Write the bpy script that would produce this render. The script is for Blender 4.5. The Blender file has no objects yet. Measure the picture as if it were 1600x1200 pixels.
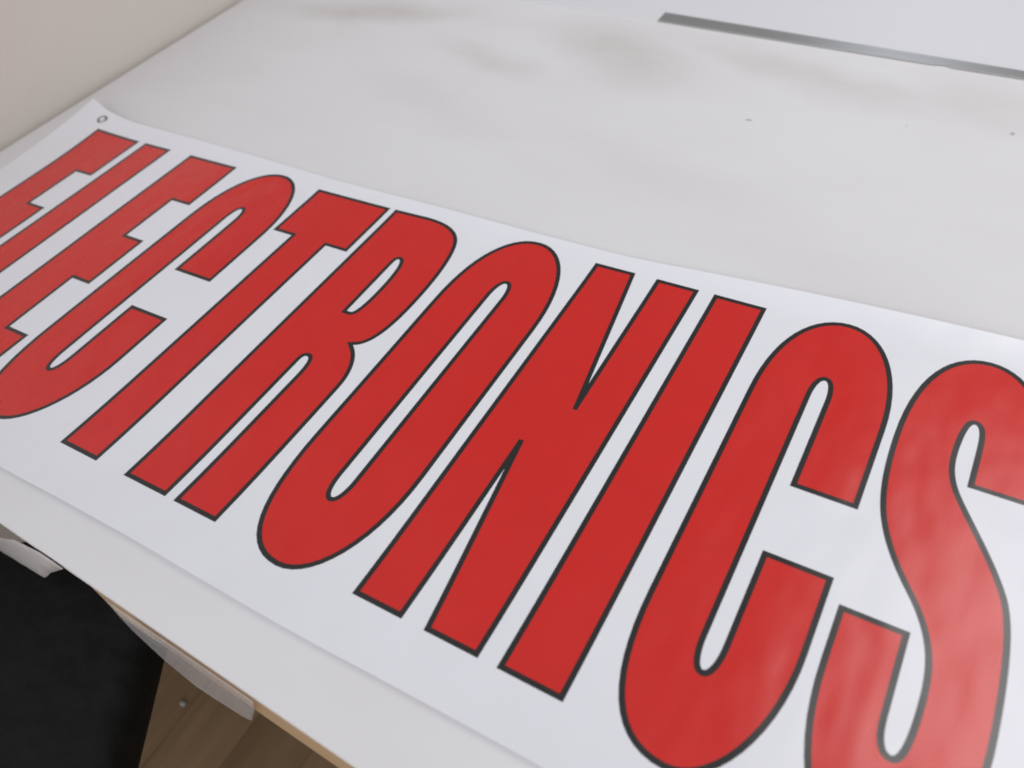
import bpy, bmesh, math, random
from mathutils import Vector, Matrix, geometry

random.seed(4)
C = bpy.context.scene.collection
S = bpy.context.scene
H = 0.5            # cap height of the printed word, metres

# ---------------------------------------------------------------- camera
cam_d = bpy.data.cameras.new('camera')
cam = bpy.data.objects.new('camera', cam_d)
C.objects.link(cam)
ex = Vector((0.86222, 0.49408, -0.11160))        # camera right, in table axes
ey = -Vector((0.30090, -0.67686, -0.67180))      # camera up
ez = -Vector((-0.40746, 0.54566, -0.73227))      # camera back
cam.matrix_world = Matrix(((ex.x, ey.x, ez.x, 0.67288), (ex.y, ey.y, ez.y, -0.20212),
                           (ex.z, ey.z, ez.z, 0.65060), (0, 0, 0, 1)))
cam_d.sensor_width = 36.0
cam_d.lens = 28.73
cam_d.clip_start = 0.02
cam_d.clip_end = 100
cam_d.dof.use_dof = True
cam_d.dof.focus_distance = 0.90
cam_d.dof.aperture_fstop = 3.6
S.camera = cam

# ---------------------------------------------------------------- light
W = bpy.data.worlds.new('World')
S.world = W
W.use_nodes = True
wn, wl = W.node_tree.nodes, W.node_tree.links          # the room's own bounce light: brighter behind the camera
wbg = wn['Background']
wbg.inputs[0].default_value = (0.965, 0.965, 1.0, 1)
wtc = wn.new('ShaderNodeTexCoord')
wdt = wn.new('ShaderNodeVectorMath'); wdt.operation = 'DOT_PRODUCT'
wdt.inputs[1].default_value = (-0.18, -0.95, 0.22)
wmr = wn.new('ShaderNodeMapRange')
wmr.interpolation_type = 'SMOOTHSTEP'
wmr.inputs['From Min'].default_value = -0.15; wmr.inputs['From Max'].default_value = 0.85
wmr.inputs['To Min'].default_value = 0.25; wmr.inputs['To Max'].default_value = 1.66
wl.new(wtc.outputs['Generated'], wdt.inputs[0]); wl.new(wdt.outputs['Value'], wmr.inputs['Value'])
wl.new(wmr.outputs[0], wbg.inputs[1])

def area(name, loc, aim, sx, sy, power, col):
    d = bpy.data.lights.new(name, 'AREA')
    d.shape = 'RECTANGLE'; d.size = sx; d.size_y = sy; d.energy = power; d.color = col
    o = bpy.data.objects.new(name, d); C.objects.link(o)
    o.location = loc
    if aim: o.rotation_euler = (Vector(aim) - Vector(loc)).to_track_quat('-Z', 'Y').to_euler()
    return o
area('ceiling_lamp', (1.38, 1.40, 2.2), None, 0.90, 1.7, 15, (1.0, 0.985, 0.97))
area('window_light', (0.15, 4.4, 1.70), (0.4, 0.6, 0), 0.6, 1.0, 1.8, (0.80, 0.87, 1.0))

S.view_settings.view_transform = 'Standard'
S.view_settings.look = 'None'
S.view_settings.exposure = 0
S.view_settings.gamma = 1
S.render.engine = 'CYCLES'
S.cycles.filter_width = 1.9
S.cycles.max_bounces = 8

# ---------------------------------------------------------------- materials
def mat(name, col, rough=0.5, spec=0.5, metal=0.0):
    m = bpy.data.materials.new(name); m.use_nodes = True
    b = m.node_tree.nodes['Principled BSDF']
    b.inputs['Base Color'].default_value = (*col, 1)
    b.inputs['Roughness'].default_value = rough
    b.inputs['Specular IOR Level'].default_value = spec
    b.inputs['Metallic'].default_value = metal
    return m, m.node_tree.nodes, m.node_tree.links, b

def node(N, t, **kw):
    n = N.new(t)
    for k, v in kw.items():
        if k in n.inputs: n.inputs[k].default_value = v
        else: setattr(n, k, v)
    return n

def coords(N, L, scale):
    tc = N.new('ShaderNodeTexCoord'); mp = N.new('ShaderNodeMapping')
    mp.inputs['Scale'].default_value = scale
    L.new(tc.outputs['Object'], mp.inputs['Vector'])
    return mp.outputs['Vector']

def vinyl(name, col, rough, var=0.03, spec=0.95):
    """banner vinyl: slow waves, patchy gloss"""
    m, N, L, b = mat(name, col, rough, spec)
    waves = node(N, 'ShaderNodeTexNoise', Scale=1.0, Detail=2.0)
    L.new(coords(N, L, (13, 7, 1)), waves.inputs['Vector'])
    streak = node(N, 'ShaderNodeTexNoise', Scale=1.0, Detail=1.0)
    L.new(coords(N, L, (34, 11, 1)), streak.inputs['Vector'])
    b1 = node(N, 'ShaderNodeBump', Strength=1.0, Distance=0.0030)
    L.new(waves.outputs['Fac'], b1.inputs['Height'])
    b2 = node(N, 'ShaderNodeBump', Strength=1.0, Distance=0.00032)
    L.new(streak.outputs['Fac'], b2.inputs['Height']); L.new(b1.outputs['Normal'], b2.inputs['Normal'])
    L.new(b2.outputs['Normal'], b.inputs['Normal'])
    # faint uneven print
    pr = node(N, 'ShaderNodeTexNoise', Scale=1.0, Detail=4.0)
    L.new(coords(N, L, (30, 30, 30)), pr.inputs['Vector'])
    rr = node(N, 'ShaderNodeMapRange'); rr.inputs['To Min'].default_value = 1 - var; rr.inputs['To Max'].default_value = 1 + var
    L.new(pr.outputs['Fac'], rr.inputs['Value'])
    mx = node(N, 'ShaderNodeVectorMath', operation='SCALE')
    mx.inputs[0].default_value = col
    L.new(rr.outputs[0], mx.inputs['Scale']); L.new(mx.outputs[0], b.inputs['Base Color'])
    r2 = node(N, 'ShaderNodeMapRange'); r2.inputs['To Min'].default_value = rough - .05; r2.inputs['To Max'].default_value = rough + .05
    L.new(streak.outputs['Fac'], r2.inputs['Value']); L.new(r2.outputs[0], b.inputs['Roughness'])
    return m

M_white = vinyl('banner_white', (0.79, 0.79, 0.83), 0.32, 0.01, 0.7)
M_red = vinyl('banner_red', (0.62, 0.009, 0.004), 0.27, 0.05)
M_black = vinyl('banner_black', (0.012, 0.010, 0.009), 0.27, 0.05)

def table_white():
    m, N, L, b = mat('table_white', (0.72, 0.715, 0.71), 0.5, 0.4)
    tc = N.new('ShaderNodeTexCoord')
    wob = node(N, 'ShaderNodeTexNoise', Scale=9.0, Detail=4.0)
    L.new(tc.outputs['Object'], wob.inputs['Vector'])
    ctr = node(N, 'ShaderNodeVectorMath', operation='SUBTRACT'); ctr.inputs[1].default_value = (.5, .5, .5)
    L.new(wob.outputs['Color'], ctr.inputs[0])
    sc = node(N, 'ShaderNodeVectorMath', operation='SCALE'); sc.inputs['Scale'].default_value = 0.07
    L.new(ctr.outputs[0], sc.inputs[0])
    pos = node(N, 'ShaderNodeVectorMath', operation='ADD')
    L.new(tc.outputs['Object'], pos.inputs[0]); L.new(sc.outputs[0], pos.inputs[1])
    prev = None
    # old dirt marks on the table: x, y, half length, half depth, turn, strength
    marks = [(0.11, 1.01, .19, .095, -25, .46), (0.40, 1.03, .34, .06, -14, .30), (-0.42, 1.03, .22, .055, 12, .58),
             (-0.11, .925, .14, .045, -12, .30), (0.66, 1.02, .14, .10, 0, .24), (-0.15, .78, .25, .06, -20, .09),
             (0.33, .70, .26, .06, -15, .15), (0.55, .58, .22, .06, -10, .11)]
    for x, y, a, c, rot, s in marks:
        mp = N.new('ShaderNodeMapping'); mp.vector_type = 'TEXTURE'
        mp.inputs['Location'].default_value = (x, y, 0)
        mp.inputs['Rotation'].default_value = (0, 0, math.radians(rot))
        mp.inputs['Scale'].default_value = (a, c, 1)
        L.new(pos.outputs[0], mp.inputs['Vector'])
        ln = node(N, 'ShaderNodeVectorMath', operation='LENGTH'); L.new(mp.outputs[0], ln.inputs[0])
        r = node(N, 'ShaderNodeMapRange', interpolation_type='SMOOTHSTEP')
        r.inputs['From Min'].default_value = 1.25; r.inputs['From Max'].default_value = 0.0
        r.inputs['To Min'].default_value = 0; r.inputs['To Max'].default_value = s
        L.new(ln.outputs['Value'], r.inputs['Value'])
        if prev is None: prev = r.outputs[0]
        else:
            ad = node(N, 'ShaderNodeMath', operation='MAXIMUM')
            L.new(prev, ad.inputs[0]); L.new(r.outputs[0], ad.inputs[1]); prev = ad.outputs[0]
    bl = node(N, 'ShaderNodeTexNoise', Scale=14.0, Detail=6.0, Roughness=0.65)
    L.new(coords(N, L, (1, 2.2, 1)), bl.inputs['Vector'])
    br = node(N, 'ShaderNodeMapRange'); br.inputs['From Min'].default_value = .25; br.inputs['From Max'].default_value = .75
    br.inputs['To Min'].default_value = 0.68; br.inputs['To Max'].default_value = 1.2
    L.new(bl.outputs['Fac'], br.inputs['Value'])
    mu = node(N, 'ShaderNodeMath', operation='MULTIPLY'); L.new(prev, mu.inputs[0]); L.new(br.outputs[0], mu.inputs[1])
    # all-over faint grime
    gr = node(N, 'ShaderNodeTexNoise', Scale=3.5, Detail=5.0, Roughness=0.6)
    L.new(coords(N, L, (1, 2.5, 1)), gr.inputs['Vector'])
    g2 = node(N, 'ShaderNodeMapRange'); g2.inputs['From Min'].default_value = .4; g2.inputs['From Max'].default_value = .75
    g2.inputs['To Max'].default_value = .10
    L.new(gr.outputs['Fac'], g2.inputs['Value'])
    ad = node(N, 'ShaderNodeMath', operation='ADD', use_clamp=True); L.new(mu.outputs[0], ad.inputs[0]); L.new(g2.outputs[0], ad.inputs[1])
    mix = node(N, 'ShaderNodeMix', data_type='RGBA')
    mix.inputs['A'].default_value = (0.725, 0.715, 0.722, 1); mix.inputs['B'].default_value = (0.48, 0.44, 0.40, 1)
    L.new(ad.outputs[0], mix.inputs['Factor'])
    # two tiny dark nicks
    out = mix.outputs['Result']
    for x, y, a, c in ((0.370, 0.876, .0075, .004), (0.704, 0.952, .004, .006), (0.575, 0.93, .002, .002)):
        mp = N.new('ShaderNodeMapping'); mp.vector_type = 'TEXTURE'
        mp.inputs['Location'].default_value = (x, y, 0); mp.inputs['Scale'].default_value = (a, c, 1)
        L.new(tc.outputs['Object'], mp.inputs['Vector'])
        ln = node(N, 'ShaderNodeVectorMath', operation='LENGTH'); L.new(mp.outputs[0], ln.inputs[0])
        r = node(N, 'ShaderNodeMapRange'); r.inputs['From Min'].default_value = 1; r.inputs['From Max'].default_value = .3
        r.inputs['To Max'].default_value = .6
        L.new(ln.outputs['Value'], r.inputs['Value'])
        mm = node(N, 'ShaderNodeMix', data_type='RGBA'); mm.inputs['B'].default_value = (.22, .21, .2, 1)
        L.new(r.outputs[0], mm.inputs['Factor']); L.new(out, mm.inputs['A']); out = mm.outputs['Result']
    L.new(out, b.inputs['Base Color'])
    bp = node(N, 'ShaderNodeBump', Strength=1.0, Distance=0.0012)
    n2 = node(N, 'ShaderNodeTexNoise', Scale=7.0, Detail=2.0); L.new(tc.outputs['Object'], n2.inputs['Vector'])
    L.new(n2.outputs['Fac'], bp.inputs['Height']); L.new(bp.outputs[0], b.inputs['Normal'])
    return m
M_table = table_white()

def wood(name, c1, c2, scale, rough, planks=None):
    m, N, L, b = mat(name, c1, rough, 0.4)
    v = coords(N, L, scale)
    n1 = node(N, 'ShaderNodeTexNoise', Scale=1.0, Detail=6.0, Roughness=0.6, Distortion=0.6)
    L.new(v, n1.inputs['Vector'])
    mix = node(N, 'ShaderNodeMix', data_type='RGBA')
    mix.inputs['A'].default_value = (*c1, 1); mix.inputs['B'].default_value = (*c2, 1)
    mr = node(N, 'ShaderNodeMapRange'); mr.inputs['From Min'].default_value = .3; mr.inputs['From Max'].default_value = .7
    L.new(n1.outputs['Fac'], mr.inputs['Value']); L.new(mr.outputs[0], mix.inputs['Factor'])
    out = mix.outputs['Result']
    if planks:
        br = node(N, 'ShaderNodeTexBrick', Scale=1.0)
        br.inputs['Color1'].default_value = (.80, .80, .80, 1); br.inputs['Color2'].default_value = (1.1, 1.1, 1.1, 1)
        br.inputs['Mortar'].default_value = (.70, .67, .65, 1)
        br.inputs['Mortar Size'].default_value = .0018; br.inputs['Mortar Smooth'].default_value = .3
        br.inputs['Brick Width'].default_value = 1.2; br.inputs['Row Height'].default_value = .125
        tc = N.new('ShaderNodeTexCoord'); mp = N.new('ShaderNodeMapping')
        mp.inputs['Rotation'].default_value = (0, 0, planks)
        L.new(tc.outputs['Object'], mp.inputs['Vector']); L.new(mp.outputs[0], br.inputs['Vector'])
        mm = node(N, 'ShaderNodeMix', data_type='RGBA', blend_type='MULTIPLY'); mm.inputs['Factor'].default_value = 1
        L.new(out, mm.inputs['A']); L.new(br.outputs['Color'], mm.inputs['B']); out = mm.outputs['Result']
    L.new(out, b.inputs['Base Color'])
    return m, N, L

M_floor, fn, fl = wood('laminate_floor', (0.37, 0.248, 0.138), (0.26, 0.170, 0.090), (3, 40, 1), 0.45, math.radians(90))
for n in fn:
    if n.type == 'MAPPING' and abs(n.inputs['Scale'].default_value[1] - 40) < .1:
        n.inputs['Scale'].default_value = (40, 3, 1)
M_apron, _, _ = wood('apron_wood', (0.44, 0.30, 0.175), (0.36, 0.245, 0.14), (4, 1, 60), 0.5)

def plaster():
    m, N, L, b = mat('cream_paint', (0.66, 0.60, 0.52), 0.8, 0.2)
    n1 = node(N, 'ShaderNodeTexNoise', Scale=3.0, Detail=4.0)
    L.new(coords(N, L, (1, 1, 1)), n1.inputs['Vector'])
    mix = node(N, 'ShaderNodeMix', data_type='RGBA')
    mix.inputs['A'].default_value = (0.73, 0.668, 0.61, 1); mix.inputs['B'].default_value = (0.77, 0.715, 0.66, 1)
    L.new(n1.outputs['Fac'], mix.inputs['Factor']); L.new(mix.outputs['Result'], b.inputs['Base Color'])
    n2 = node(N, 'ShaderNodeTexNoise', Scale=90.0, Detail=4.0)
    L.new(coords(N, L, (1, 1, 1)), n2.inputs['Vector'])
    bp = node(N, 'ShaderNodeBump', Strength=.3, Distance=0.0015)
    L.new(n2.outputs['Fac'], bp.inputs['Height']); L.new(bp.outputs[0], b.inputs['Normal'])
    return m
M_wall = plaster()

def steel():
    m, N, L, b = mat('ruler_steel', (0.74, 0.73, 0.71), 0.36, 0.5, 1.0)
    n1 = node(N, 'ShaderNodeTexNoise', Scale=1.0, Detail=5.0)
    L.new(coords(N, L, (4, 180, 1)), n1.inputs['Vector'])
    mr = node(N, 'ShaderNodeMapRange'); mr.inputs['To Min'].default_value = .26; mr.inputs['To Max'].default_value = .42
    L.new(n1.outputs['Fac'], mr.inputs['Value']); L.new(mr.outputs[0], b.inputs['Roughness'])
    return m
M_steel = steel()
M_nickel, _, _, _ = mat('grommet_nickel', (0.38, 0.36, 0.35), 0.35, 0.5, 1.0)

def paper(name, col, rough):
    m, N, L, b = mat(name, col, rough, 0.4)
    n1 = node(N, 'ShaderNodeTexNoise', Scale=8.0, Detail=3.0)
    L.new(coords(N, L, (1, 1, 1)), n1.inputs['Vector'])
    bp = node(N, 'ShaderNodeBump', Strength=1.0, Distance=0.0015)
    L.new(n1.outputs['Fac'], bp.inputs['Height']); L.new(bp.outputs[0], b.inputs['Normal'])
    return m
M_sheet = paper('sheet_white', (0.70, 0.70, 0.725), 0.4)
M_paper = paper('backing_paper', (0.47, 0.44, 0.425), 0.6)

def film():
    m, N, L, b = mat('clear_film', (0.80, 0.77, 0.78), 0.18, 0.6)
    b.inputs['Transmission Weight'].default_value = 0.0
    b.inputs['Alpha'].default_value = 0.26
    n1 = node(N, 'ShaderNodeTexNoise', Scale=30.0, Detail=3.0)
    L.new(coords(N, L, (1, 1, 1)), n1.inputs['Vector'])
    bp = node(N, 'ShaderNodeBump', Strength=1.0, Distance=0.0015)
    L.new(n1.outputs['Fac'], bp.inputs['Height']); L.new(bp.outputs[0], b.inputs['Normal'])
    return m
M_film = film()

def fabric(name, col, rough=0.8):
    m, N, L, b = mat(name, col, rough, 0.25)
    n1 = node(N, 'ShaderNodeTexNoise', Scale=9.0, Detail=3.0)
    n2 = node(N, 'ShaderNodeTexNoise', Scale=400.0, Detail=2.0)
    for n in (n1, n2): L.new(coords(N, L, (1, 1, 1)), n.inputs['Vector'])
    b1 = node(N, 'ShaderNodeBump', Strength=1.0, Distance=0.02); L.new(n1.outputs['Fac'], b1.inputs['Height'])
    b2 = node(N, 'ShaderNodeBump', Strength=.7, Distance=0.001); L.new(n2.outputs['Fac'], b2.inputs['Height'])
    L.new(b1.outputs[0], b2.inputs['Normal']); L.new(b2.outputs[0], b.inputs['Normal'])
    return m
M_fabric = fabric('black_fabric', (0.009, 0.009, 0.0085))
M_plastic, _, _, _ = mat('black_plastic', (0.012, 0.012, 0.012), 0.45, 0.4)
M_leg, _, _, _ = mat('leg_steel', (0.30, 0.30, 0.31), 0.4, 0.5, 0.6)
M_scrap, _, _, _ = mat('scrap_white', (0.50, 0.49, 0.48), 0.6, 0.3)

# ---------------------------------------------------------------- helpers
def link(name, me, m, parent=None, smooth=False):
    o = bpy.data.objects.new(name, me); C.objects.link(o)
    if m: me.materials.append(m)
    if parent: o.parent = parent
    if smooth: me.polygons.foreach_set('use_smooth', [True] * len(me.polygons))
    return o

def from_bm(name, bm, m, parent=None, smooth=False):
    bmesh.ops.recalc_face_normals(bm, faces=bm.faces)
    me = bpy.data.meshes.new(name); bm.to_mesh(me); bm.free()
    return link(name, me, m, parent, smooth)

def prism(bm, pts, z0, z1):
    lo = [bm.verts.new((x, y, z0)) for x, y in pts]; hi = [bm.verts.new((x, y, z1)) for x, y in pts]
    n = len(pts)
    bm.faces.new(lo[::-1]); bm.faces.new(hi)
    for i in range(n): bm.faces.new((lo[i], lo[(i + 1) % n], hi[(i + 1) % n], hi[i]))

def box(bm, x0, x1, y0, y1, z0, z1):
    prism(bm, [(x0, y0), (x1, y0), (x1, y1), (x0, y1)], z0, z1)

def bevel(bm, off, seg=2, ang=0.5):
    ed = [e for e in bm.edges if len(e.link_faces) == 2 and e.calc_face_angle(0) > ang]
    bmesh.ops.bevel(bm, geom=ed, offset=off, segments=seg, profile=.5, affect='EDGES')

def cyl(bm, p0, p1, r0, r1=None, seg=20):
    p0, p1 = Vector(p0), Vector(p1); d = p1 - p0
    mt = Matrix.Translation((p0 + p1) / 2) @ d.to_track_quat('Z', 'Y').to_matrix().to_4x4()
    bmesh.ops.create_cone(bm, cap_ends=True, segments=seg, radius1=r0, radius2=r1 if r1 is not None else r0, depth=d.length, matrix=mt)

def tag(o, label, cat, kind=None, group=None):
    if label: o['label'] = label
    if cat: o['category'] = cat
    if kind: o['kind'] = kind
    if group: o['group'] = group
    return o

# ---------------------------------------------------------------- floor, wall
bm = bmesh.new()
vs = [bm.verts.new(p) for p in ((-4, -4, -.75), (5, -4, -.75), (5, 6, -.75), (-4, 6, -.75))]
bm.faces.new(vs)
fo = from_bm('floor', bm, M_floor); fo['kind'] = 'structure'
fo['label'] = 'brown wooden plank floor below the table'

bm = bmesh.new(); box(bm, -.90, -.762, -1.6, 4.0, -.749, .36)
tag(from_bm('wall', bm, M_wall), 'plain cream painted wall along the left end of the white table', 'wall')

# ---------------------------------------------------------------- table
edge = lambda x: -.1028 - .0356 * x          # front edge of the top
XL, XR, YB = -.752, 1.75, 2.1
table = bpy.data.objects.new('work_table', None); C.objects.link(table)
table.location = (.5, 1.0, -.75)
tag(table, 'large white work table with dirt smudges, under the banner', 'table')
def kid(o, p):
    o.parent = p; o.matrix_parent_inverse = Matrix.Translation(-p.location); return o
bm = bmesh.new()
prism(bm, [(XL, edge(XL)), (XR, edge(XR)), (XR, YB), (XL, YB)], -.010, 0)
bevel(bm, .0012, 2)
kid(from_bm('tabletop', bm, M_table), table)
bm = bmesh.new()
a = .004
prism(bm, [(.03, edge(.03) + a), (XR - .05, edge(XR - .05) + a), (XR - .05, edge(XR - .05) + a + .02), (.03, edge(.03) + a + .02)], -.110, -.0102)
bevel(bm, .002, 2)
kid(from_bm('apron', bm, M_apron), table)
for x, y in ((XL + .08, .05), (XR - .1, .02), (XL + .08, YB - .1), (XR - .1, YB - .1)):
    bm = bmesh.new(); box(bm, x - .025, x + .025, y - .025, y + .025, -.75, -.0104); bevel(bm, .003, 1)
    kid(from_bm('leg', bm, M_leg), table)

# ---------------------------------------------------------------- banner artwork (units of cap height)
def path(*cmds, n=14):
    out = []
    for c in cmds:
        if len(c) == 2: out.append(tuple(c))
        else:
            p0 = out[-1]; p1, p2, p3 = c[:2], c[2:4], c[4:6]
            for i in range(1, n + 1):
                t = i / n; s = 1 - t
                out.append(tuple(s**3 * p0[k] + 3*s*s*t * p1[k] + 3*s*t*t * p2[k] + t**3 * p3[k] for k in (0, 1)))
    r = []
    for p in out:
        if not r or math.hypot(p[0] - r[-1][0], p[1] - r[-1][1]) > 1e-5: r.append(p)
    if math.hypot(r[0][0] - r[-1][0], r[0][1] - r[-1][1]) < 1e-5: r.pop()
    return r
K = .56
def quarter(x0, y0, x1, y1, first, K=K):
    """quarter ellipse from (x0,y0) to (x1,y1); first = 'v' leaves vertically, 'h' horizontally"""
    if first == 'v': return (x0, y0 + K * (y1 - y0), x1 - K * (x1 - x0), y1, x1, y1)
    return (x0 + K * (x1 - x0), y0, x1, y1 - K * (y1 - y0), x1, y1)
def area2(p): return sum(p[i][0] * p[(i+1) % len(p)][1] - p[(i+1) % len(p)][0] * p[i][1] for i in range(len(p)))
def ccw(p): return p if area2(p) > 0 else p[::-1]
def cw(p): return p if area2(p) < 0 else p[::-1]

def inset(P, w, lim=4.0):
    out = []; n = len(P)
    for i in range(n):
        a, b, c = Vector(P[i-1]), Vector(P[i]), Vector(P[(i+1) % n])
        d1 = (b - a).normalized(); d2 = (c - b).normalized()
        n1 = Vector((-d1.y, d1.x)); n2 = Vector((-d2.y, d2.x))
        m = n1 + n2
        if m.length < 1e-4: m = d1.copy()
        m.normalize(); cs = max(1e-3, m.dot(n1)); ln = w / cs
        if ln <= lim * w:
            out.append(tuple(b + m * ln))
        else:                                    # blunt tip
            p = b + m * (lim * w)
            for nn, dd in ((n1, d1), (n2, d2)):
                base = b + nn * w
                t = (lim * w - (base - b).dot(m)) / dd.dot(m)
                out.append(tuple(base + dd * t))
    return out

def glyph_E(x, wb=.215):
    r = x + .2035
    return [ccw([(x, 0), (x, 1), (r, 1), (r, .791), (x + .132, .791), (x + .132, .612), (r, .612), (r, .412), (x + .136, .412), (x + .136, .206), (x + wb, .206), (x + wb, 0)])], []
def glyph_L(x): return [ccw([(x, 0), (x, 1), (x + .120, 1), (x + .120, .206), (x + .186, .206), (x + .186, 0)])], []
def glyph_C(x, w=.270):
    r = x + w; c = x + w / 2; sl, sr = x + .1185, x + .1475; sm = (sl + sr) / 2
    return [ccw(path((r, .553), (r, .755), quarter(r, .755, c, 1.018, 'v', .58), quarter(c, 1.018, x, .755, 'h', .61),
                     (x, .245), quarter(x, .245, c, -.020, 'v', .67), quarter(c, -.020, r, .245, 'h', .55), (r, .401), (sr, .401),
                     (sr, .205), quarter(sr, .205, sm, .151, 'v'), quarter(sm, .151, sl, .205, 'h'),
                     (sl, .783), quarter(sl, .783, sm, .836, 'v'), quarter(sm, .836, sr, .783, 'h'), (sr, .553)))], []
def glyph_T(x):
    return [ccw([(x, 1), (x + .2605, 1), (x + .2605, .795), (x + .190, .795), (x + .190, 0), (x + .068, 0), (x + .068, .795), (x, .795)])], []
def glyph_R(x):
    o = path((0, 0), (0, 1), (.105, 1.002), (.172, 1.002, .216, .985, .240, .944), (.263, .902, .273, .815, .273, .725),
             (.273, .600, .258, .534, .218, .518), (.250, .495, .271, .452, .272, .400), (.272, .33), (.270, 0), (.151, 0),
             (.154, .385), (.154, .420, .149, .443, .139, .443), (.132, .443, .129, .437, .129, .424), (.127, 0))
    h = path((.129, .609), (.129, .800), (.129, .815, .131, .822, .136, .822), (.149, .820, .157, .775, .157, .710), (.157, .645, .151, .609, .140, .609))
    return [ccw([(x + a, b) for a, b in o])], [cw([(x + a, b) for a, b in h])]
def glyph_O(x, w=.2795):
    r = x + w; c = x + w / 2; sl, sr = c - .0185, c + .0125; sm = (sl + sr) / 2
    o = path((r, .73), quarter(r, .73, c, 1.018, 'v', .59), quarter(c, 1.018, x, .73, 'h', .63), (x, .27), quarter(x, .27, c, -.020, 'v', .67), quarter(c, -.020, r, .27, 'h', .58))
    h = path((sr, .79), quarter(sr, .79, sm, .846, 'v'), quarter(sm, .846, sl, .79, 'h'), (sl, .205), quarter(sl, .205, sm, .153, 'v'), quarter(sm, .153, sr, .205, 'h'))
    return [ccw(o)], [cw(h)]
def glyph_N(x):
    return [ccw([(x, 0), (x, 1), (x + .106, 1), (x + .161, .632), (x + .161, 1), (x + .267, 1), (x + .267, 0), (x + .157, 0), (x + .110, .360), (x + .110, 0)])], []
def glyph_I(x): return [ccw([(x, 0), (x, 1), (x + .123, 1), (x + .123, 0)])], []
def glyph_S():
    o = path((1.509, .682), (1.509, .780), (1.509, .815, 1.505, .836, 1.496, .836), (1.487, .836, 1.481, .790, 1.481, .745),
             (1.481, .690, 1.500, .662, 1.523, .625), (1.550, .582, 1.585, .530, 1.604, .482), (1.620, .440, 1.627, .370, 1.627, .250),
             (1.627, .080, 1.570, -.020, 1.499, -.020), (1.425, -.020, 1.371, .080, 1.371, .250), (1.371, .357), (1.483, .357), (1.483, .205),
             (1.483, .172, 1.489, .153, 1.500, .153), (1.511, .153, 1.517, .200, 1.517, .262), (1.517, .330, 1.500, .375, 1.462, .425),
             (1.420, .480, 1.395, .530, 1.383, .580), (1.371, .630, 1.368, .690, 1.368, .750), (1.368, .920, 1.420, 1.016, 1.497, 1.016),
             (1.570, 1.016, 1.624, .920, 1.624, .770), (1.624, .682))
    return [ccw(o)], []
WORD = [('E', glyph_E(-1.2535)), ('L', glyph_L(-1.0205)), ('E', glyph_E(-.8105)), ('C', glyph_C(-.570, .281)), ('T', glyph_T(-.2785)), ('R', glyph_R(-.0005)),
        ('O', glyph_O(.307)), ('N', glyph_N(.613)), ('I', glyph_I(.9165)), ('C', glyph_C(1.081)), ('S', glyph_S())]
STROKE = .0107

def interp(T, x, s=.05):
    return sum(_lin(T, x + s * k / 3) * (4 - abs(k)) for k in range(-3, 4)) / 16
def _lin(T, x):
    if x <= T[0][0]: return T[0][1]
    for (a, b), (c, d) in zip(T, T[1:]):
        if x <= c: return b + (d - b) * (x - a) / (c - a)
    return T[-1][1]
TOP = [(-1.385, 1.112), (-1.33, 1.094), (-1.27, 1.082), (-1.16, 1.073), (-1.0, 1.076), (-.88, 1.075), (-.59, 1.067), (-.27, 1.054), (.14, 1.051), (.35, 1.047), (.60, 1.047),
       (.72, 1.049), (.87, 1.062), (1.02, 1.073), (1.16, 1.082), (1.3, 1.089), (1.42, 1.094), (1.53, 1.098), (1.82, 1.10)]
BOT = [(-1.385, -.108), (-.28, -.108), (-.07, -.105), (.13, -.104), (.31, -.107), (.476, -.109), (.625, -.108), (.76, -.105), (1.0, -.102), (1.82, -.100)]
UL, UR = -1.385, 1.80
outline = [(UL + (UR - UL) * i / 150, interp(BOT, UL + (UR - UL) * i / 150)) for i in range(151)]
outline += [(UR, -.1 + 1.19 * i / 20) for i in range(1, 20)]
outline += [(UR - (UR - UL) * i / 150, interp(TOP, UR - (UR - UL) * i / 150)) for i in range(151)]
outline += [(UL, 1.11 - 1.218 * i / 70) for i in range(1, 70)]
# a light rounding of the sampled points is not needed: the cut edge is straight between marks

def sst(a, b, x):
    t = min(1, max(0, (x - a) / (b - a))); return t * t * (3 - 2 * t)
def lift(u, v):
    s = (u - UL) + max(0, 1.112 - v)
    z = .033 * max(0, 1 - s / .5) ** 2                        # curled corner
    t = max(0, 1 - (v + .106) / .30)
    z += (.0085 + .002 * math.sin(2.3 * u + .6) + .0010 * math.sin(7.1 * u)) * t * t     # near edge stands a few mm proud
    t = max(0, 1 - (interp(TOP, u) - v) / .10)
    z += (.0035 + .0035 * sst(.55, 1.15, u) + .0006 * math.sin(5.3 * u)) * t * t
    t = max(0, 1 - (u - UL) / .14); z += .004 * t * t
    z += .0006 * (math.sin(9 * u + 3 * v) * math.sin(4.3 * v + 1.7 * u) + 1)
    return z * H + .0010
def world(u, v, dz=0.0): return (u * H, v * H, lift(u, v) + dz)

def inside(p, poly):
    x, y = p; r = False; j = len(poly) - 1
    for i in range(len(poly)):
        xi, yi = poly[i]; xj, yj = poly[j]
        if (yi > y) != (yj > y) and x < (xj - xi) * (y - yi) / (yj - yi) + xi: r = not r
        j = i
    return r

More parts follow.
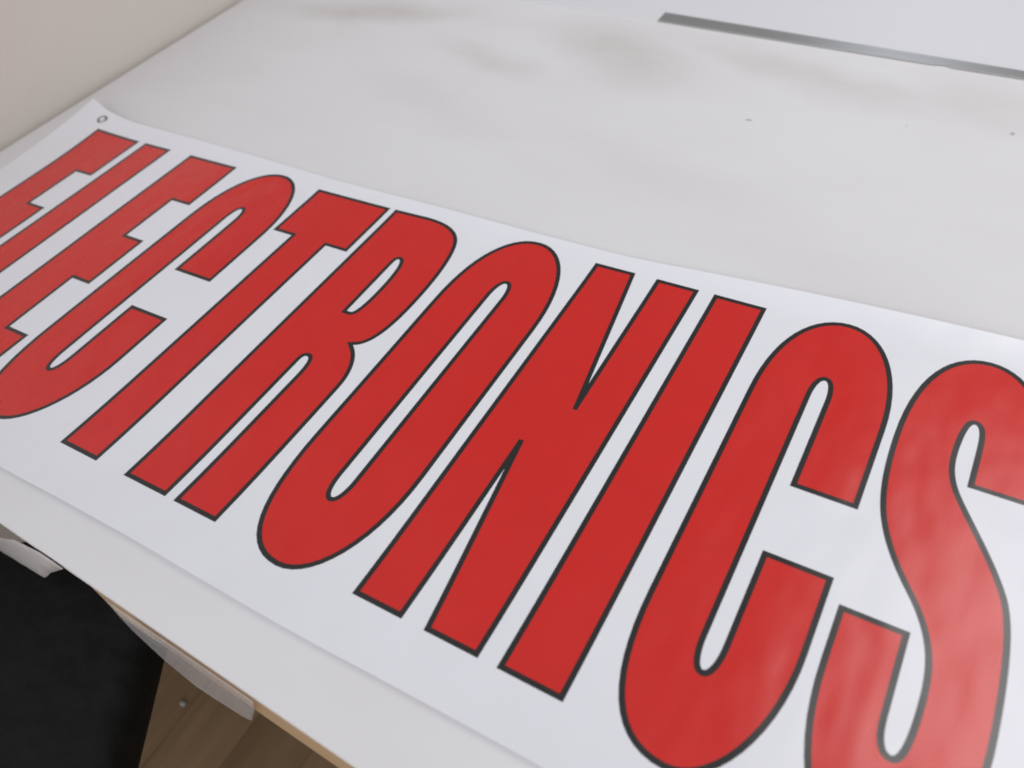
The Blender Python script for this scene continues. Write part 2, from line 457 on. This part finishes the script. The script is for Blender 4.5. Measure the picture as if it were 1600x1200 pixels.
verts, edges = [], []
def loop_in(P):
    b = len(verts); verts.extend(Vector(p) for p in P)
    edges.extend((b + i, b + (i + 1) % len(P)) for i in range(len(P)))
def dense(P, step=.06):
    out = []
    for i in range(len(P)):
        a, c = P[i], P[(i + 1) % len(P)]; n = max(1, int(math.hypot(c[0] - a[0], c[1] - a[1]) / step))
        out += [(a[0] + (c[0] - a[0]) * k / n, a[1] + (c[1] - a[1]) * k / n) for k in range(n)]
    return out
loop_in(outline)
INK = []                                            # (letter, black loops, red loops, bounding box)
for ch, (outs, holes) in WORD:
    lim = 7.3 if ch == 'N' else (2.2 if ch == 'R' else 4.0)
    A = outs + holes; B = [inset(p, STROKE, lim) for p in A]
    for p in A + B: loop_in(dense(p))
    xs = [q[0] for q in outs[0]]
    INK.append((ch, A, B, min(xs), max(xs)))
for i in range(1, 150):
    u = UL + (UR - UL) * i / 150; v0, v1 = interp(BOT, u), interp(TOP, u)
    for j in range(1, 58): verts.append(Vector((u, v0 + (v1 - v0) * j / 58)))
V2, E2, F2, _, _, _ = geometry.delaunay_2d_cdt(verts, edges, [], 0, 1e-6)
V2 = [tuple(v) for v in V2]
buckets = {}
sheet_faces = []
for f in F2:
    c = (sum(V2[i][0] for i in f) / len(f), sum(V2[i][1] for i in f) / len(f))
    if not inside(c, outline): continue
    if sum(V2[f[i]][0] * V2[f[(i+1) % len(f)]][1] - V2[f[(i+1) % len(f)]][0] * V2[f[i]][1] for i in range(len(f))) < 0: f = f[::-1]
    sheet_faces.append(f)
    key = 'white'
    for k, (ch, A, B, x0, x1) in enumerate(INK):
        if x0 <= c[0] <= x1 and sum(inside(c, p) for p in A) % 2:
            key = (k, 'red' if sum(inside(c, p) for p in B) % 2 else 'black'); break
    buckets.setdefault(key, []).append(f)

def sheet_mesh(name, faces, extra=None):
    idx = {}; vs = []; fs = []
    def vi(i, dz=0.0, rim=0):
        k = (i, dz, rim)
        if k not in idx: idx[k] = len(vs); vs.append(world(*V2[i], dz))
        return idx[k]
    for f in faces: fs.append([vi(i) for i in f])
    if extra:                                        # back of the vinyl and its cut edge
        TH = -.0005
        for f in extra: fs.append([vi(i, TH) for i in f[::-1]])
        cnt = {}
        for f in extra:
            for i in range(len(f)): cnt[(f[i], f[(i+1) % len(f)])] = 1
        for (p, q) in cnt:
            if (q, p) not in cnt: fs.append([vi(q, 0.0, 1), vi(p, 0.0, 1), vi(p, TH, 1), vi(q, TH, 1)])
    me = bpy.data.meshes.new(name); me.from_pydata(vs, [], fs); me.update()
    ns = []                                          # normals of the true surface, so thin triangles shade evenly
    e = .004
    for (i, dz, rim) in idx:
        u, v = V2[i]
        if rim: ns.append((0, 0, 0)); continue
        n = Vector((-(lift(u + e, v) - lift(u - e, v)) / (2 * e * H), -(lift(u, v + e) - lift(u, v - e)) / (2 * e * H), 1)).normalized()
        ns.append(tuple(n if dz == 0.0 else -n))
    me.polygons.foreach_set('use_smooth', [True] * len(me.polygons))
    me.normals_split_custom_set_from_vertices(ns)
    return me

banner = link('vinyl_banner', sheet_mesh('vinyl_banner', buckets['white'], sheet_faces), M_white)
tag(banner, 'white vinyl banner with tall red ELECTRONICS lettering lying on the white table', 'banner')
for k, (ch, *_r) in enumerate(INK):
    lt = link('letter', sheet_mesh('letter', buckets[(k, 'red')]), M_red, banner, True)
    lt['label'] = 'red printed letter ' + ch
    link('letter_outline', sheet_mesh('letter_outline', buckets[(k, 'black')]), M_black, lt, True)

def grommet(u, v):
    e = .01
    x, y, z = world(u, v)
    nx = -(lift(u + e, v) - lift(u - e, v)) / (2 * e * H); ny = -(lift(u, v + e) - lift(u, v - e)) / (2 * e * H)
    q = Vector((nx, ny, 1)).to_track_quat('Z', 'Y').to_matrix().to_4x4()
    prof = [(.0052, .0001), (.0056, .0012), (.0066, .0018), (.0080, .0015), (.0092, .0006), (.0094, .0001)]
    vs, fs = [], []; n = 40; m = len(prof)
    for i in range(n):
        t = 2 * math.pi * i / n
        for r, h in prof: vs.append((Matrix.Translation((x, y, z)) @ q) @ Vector((r * math.cos(t), r * math.sin(t), h)))
    for i in range(n):
        for j in range(m - 1):
            a, b2 = i * m + j, ((i + 1) % n) * m + j
            fs.append((a, b2, b2 + 1, a + 1)[::-1])
    me = bpy.data.meshes.new('grommet'); me.from_pydata(vs, [], fs); me.update()
    link('grommet', me, M_nickel, banner, True)
for u, v in ((-1.277, 1.043), (-1.30, -.05), (1.735, 1.04), (1.735, -.05)): grommet(u, v)

# ---------------------------------------------------------------- white sheet and steel ruler at the far side
bm = bmesh.new()
pts = [(-.42, 1.150), (-.105, 1.1445), (.0, 1.1415), (.115, 1.137), (.40, 1.131), (1.7, 1.10), (1.7, 1.95), (-.42, 1.95)]
prism(bm, pts, .0004, .0016)
bevel(bm, .0006, 1)
tag(from_bm('white_board_sheet', bm, M_sheet), 'bright white blank sheet lying under the steel ruler on the far side of the table', 'sheet')
bm = bmesh.new()
p0, p1 = Vector((.1185, 1.1335)), Vector((.695, 1.1010))
q0, q1 = Vector((.1190, 1.1675)), Vector((.694, 1.1235))
ext = 1.75
nick = [p0 + (p1 - p0) * t for t in (.792, .800, .822, .830)]
nd = Vector((0.003, .0035))
pts = [p0, nick[0], nick[1] + nd, nick[2] + nd, nick[3], p0 + (p1 - p0) * ext, q0 + (q1 - q0) * ext, q0]
prism(bm, [tuple(p) for p in pts], .0019, .0027)
bevel(bm, .0003, 1)
tag(from_bm('steel_ruler', bm, M_steel), 'long grey steel ruler lying along the edge of the white sheet', 'ruler')

# ---------------------------------------------------------------- things hanging at the near edge
def hanging(name, poly, off, m, wav, seed, th=.0004):
    """a thin sheet hanging in front of the table edge; poly in (x, z), off = distance in front of the edge"""
    P = [Vector(p) for p in poly]; vv = []; ee = []
    D = dense([tuple(p) for p in P], .02)
    vv = [Vector(p) for p in D]; ee = [(i, (i + 1) % len(D)) for i in range(len(D))]
    x0, x1 = min(p[0] for p in D), max(p[0] for p in D); z0, z1 = min(p[1] for p in D), max(p[1] for p in D)
    for i in range(1, 20):
        for j in range(1, 14):
            q = (x0 + (x1 - x0) * i / 20, z0 + (z1 - z0) * j / 14)
            if inside(q, D): vv.append(Vector(q))
    V, _, F, _, _, _ = geometry.delaunay_2d_cdt(vv, ee, [], 0, 1e-6)
    F = [f for f in F if inside((sum(V[i][0] for i in f) / len(f), sum(V[i][1] for i in f) / len(f)), D)]
    pos = lambda q: (q[0], edge(q[0]) - off - wav * (.5 + .5 * math.sin(14 * q[0] + seed)) * min(1, -q[1] / .05), q[1])
    me = bpy.data.meshes.new(name); me.from_pydata([pos(q) for q in V], [], [list(f) for f in F]); me.update()
    o = link(name, me, m, None, True)
    so = o.modifiers.new('thickness', 'SOLIDIFY'); so.thickness = th
    return o
tag(hanging('plastic_film', [(.286, -.006), (.262, -.060), (.222, -.135), (.205, -.148), (.16, -.156), (.13, -.157), (.104, -.12), (.094, -.06), (.090, -.006)], .003, M_film, .003, 1.0),
    'clear plastic film hanging over the near edge of the table', 'film')
tag(hanging('paper_sheet', [(.026, -.004), (-.012, -.004), (-.080, -.030), (-.16, -.088), (-.33, -.20), (-.31, -.235), (-.22, -.202), (-.178, -.184), (-.150, -.170), (-.115, -.137), (-.05, -.072)], .002, M_paper, .002, 2.2),
    'pale backing paper hanging below the table edge beside the black chair', 'paper')

# ---------------------------------------------------------------- chair
chair = bpy.data.objects.new('padded_chair', None); C.objects.link(chair)
CX, CY, CR = -.200, -.300, math.radians(33)
chair.location = (CX, CY, -.75); chair.rotation_euler = (0, 0, CR)
tag(chair, 'black padded chair standing in front of the table on the wood floor', 'chair')
def cushion(name, sx, sy, sz, loc, r, puff, mt, tilt=0):
    bm = bmesh.new(); bmesh.ops.create_cube(bm, size=1)
    bmesh.ops.scale(bm, vec=(sx, sy, sz), verts=bm.verts)
    bmesh.ops.bevel(bm, geom=[e for e in bm.edges if abs(e.verts[0].co.z - e.verts[1].co.z) > .5 * sz], offset=r, segments=6, profile=.5, affect='EDGES')
    bmesh.ops.bevel(bm, geom=[e for e in bm.edges if len(e.link_faces) == 2 and e.calc_face_angle(0) > .8], offset=sz * .35, segments=4, profile=.5, affect='EDGES')
    top = [f for f in bm.faces if abs(f.normal.z) > .9 and f.calc_area() > .01]
    for f in top:
        c = bmesh.ops.poke(bm, faces=[f])['verts'][0]; c.co.z += puff * (1 if c.co.z > 0 else 0)
    mtx = Matrix.Translation(loc) @ Matrix.Rotation(tilt, 4, 'Y')
    bmesh.ops.transform(bm, matrix=mtx, verts=bm.verts)
    return from_bm(name, bm, mt, chair, True)
cushion('seat', .50, .54, .085, (0, 0, .455), .07, .008, M_fabric)
cushion('backrest', .52, .50, .08, (-.30, 0, .80), .09, .01, M_fabric, math.radians(-80))
bm = bmesh.new(); box(bm, -.34, -.28, -.04, .04, .40, .62); box(bm, -.30, .05, -.035, .035, .392, .411); kid_b = from_bm('back_bracket', bm, M_plastic, chair)
for x in (-.19, .19):
    for y in (-.22, .22):
        bm = bmesh.new(); cyl(bm, (x, y, .0005), (x, y, .41), .013); cyl(bm, (x, y, .0003), (x, y, .02), .017)
        from_bm('leg', bm, M_plastic, chair, False)

# ---------------------------------------------------------------- scrap on the floor
bm = bmesh.new(); bmesh.ops.create_icosphere(bm, subdivisions=2, radius=1)
for v in bm.verts:
    v.co = Vector((v.co.x * .0062, v.co.y * .0045, v.co.z * .0022)) * (1 + .25 * math.sin(5 * v.co.x + 3 * v.co.y + 2 * v.co.z))
bmesh.ops.translate(bm, vec=(-.264, -.081, -.7471), verts=bm.verts)
tag(from_bm('paper_scrap', bm, M_scrap), 'tiny white scrap lying on the brown wood floor', 'scrap')
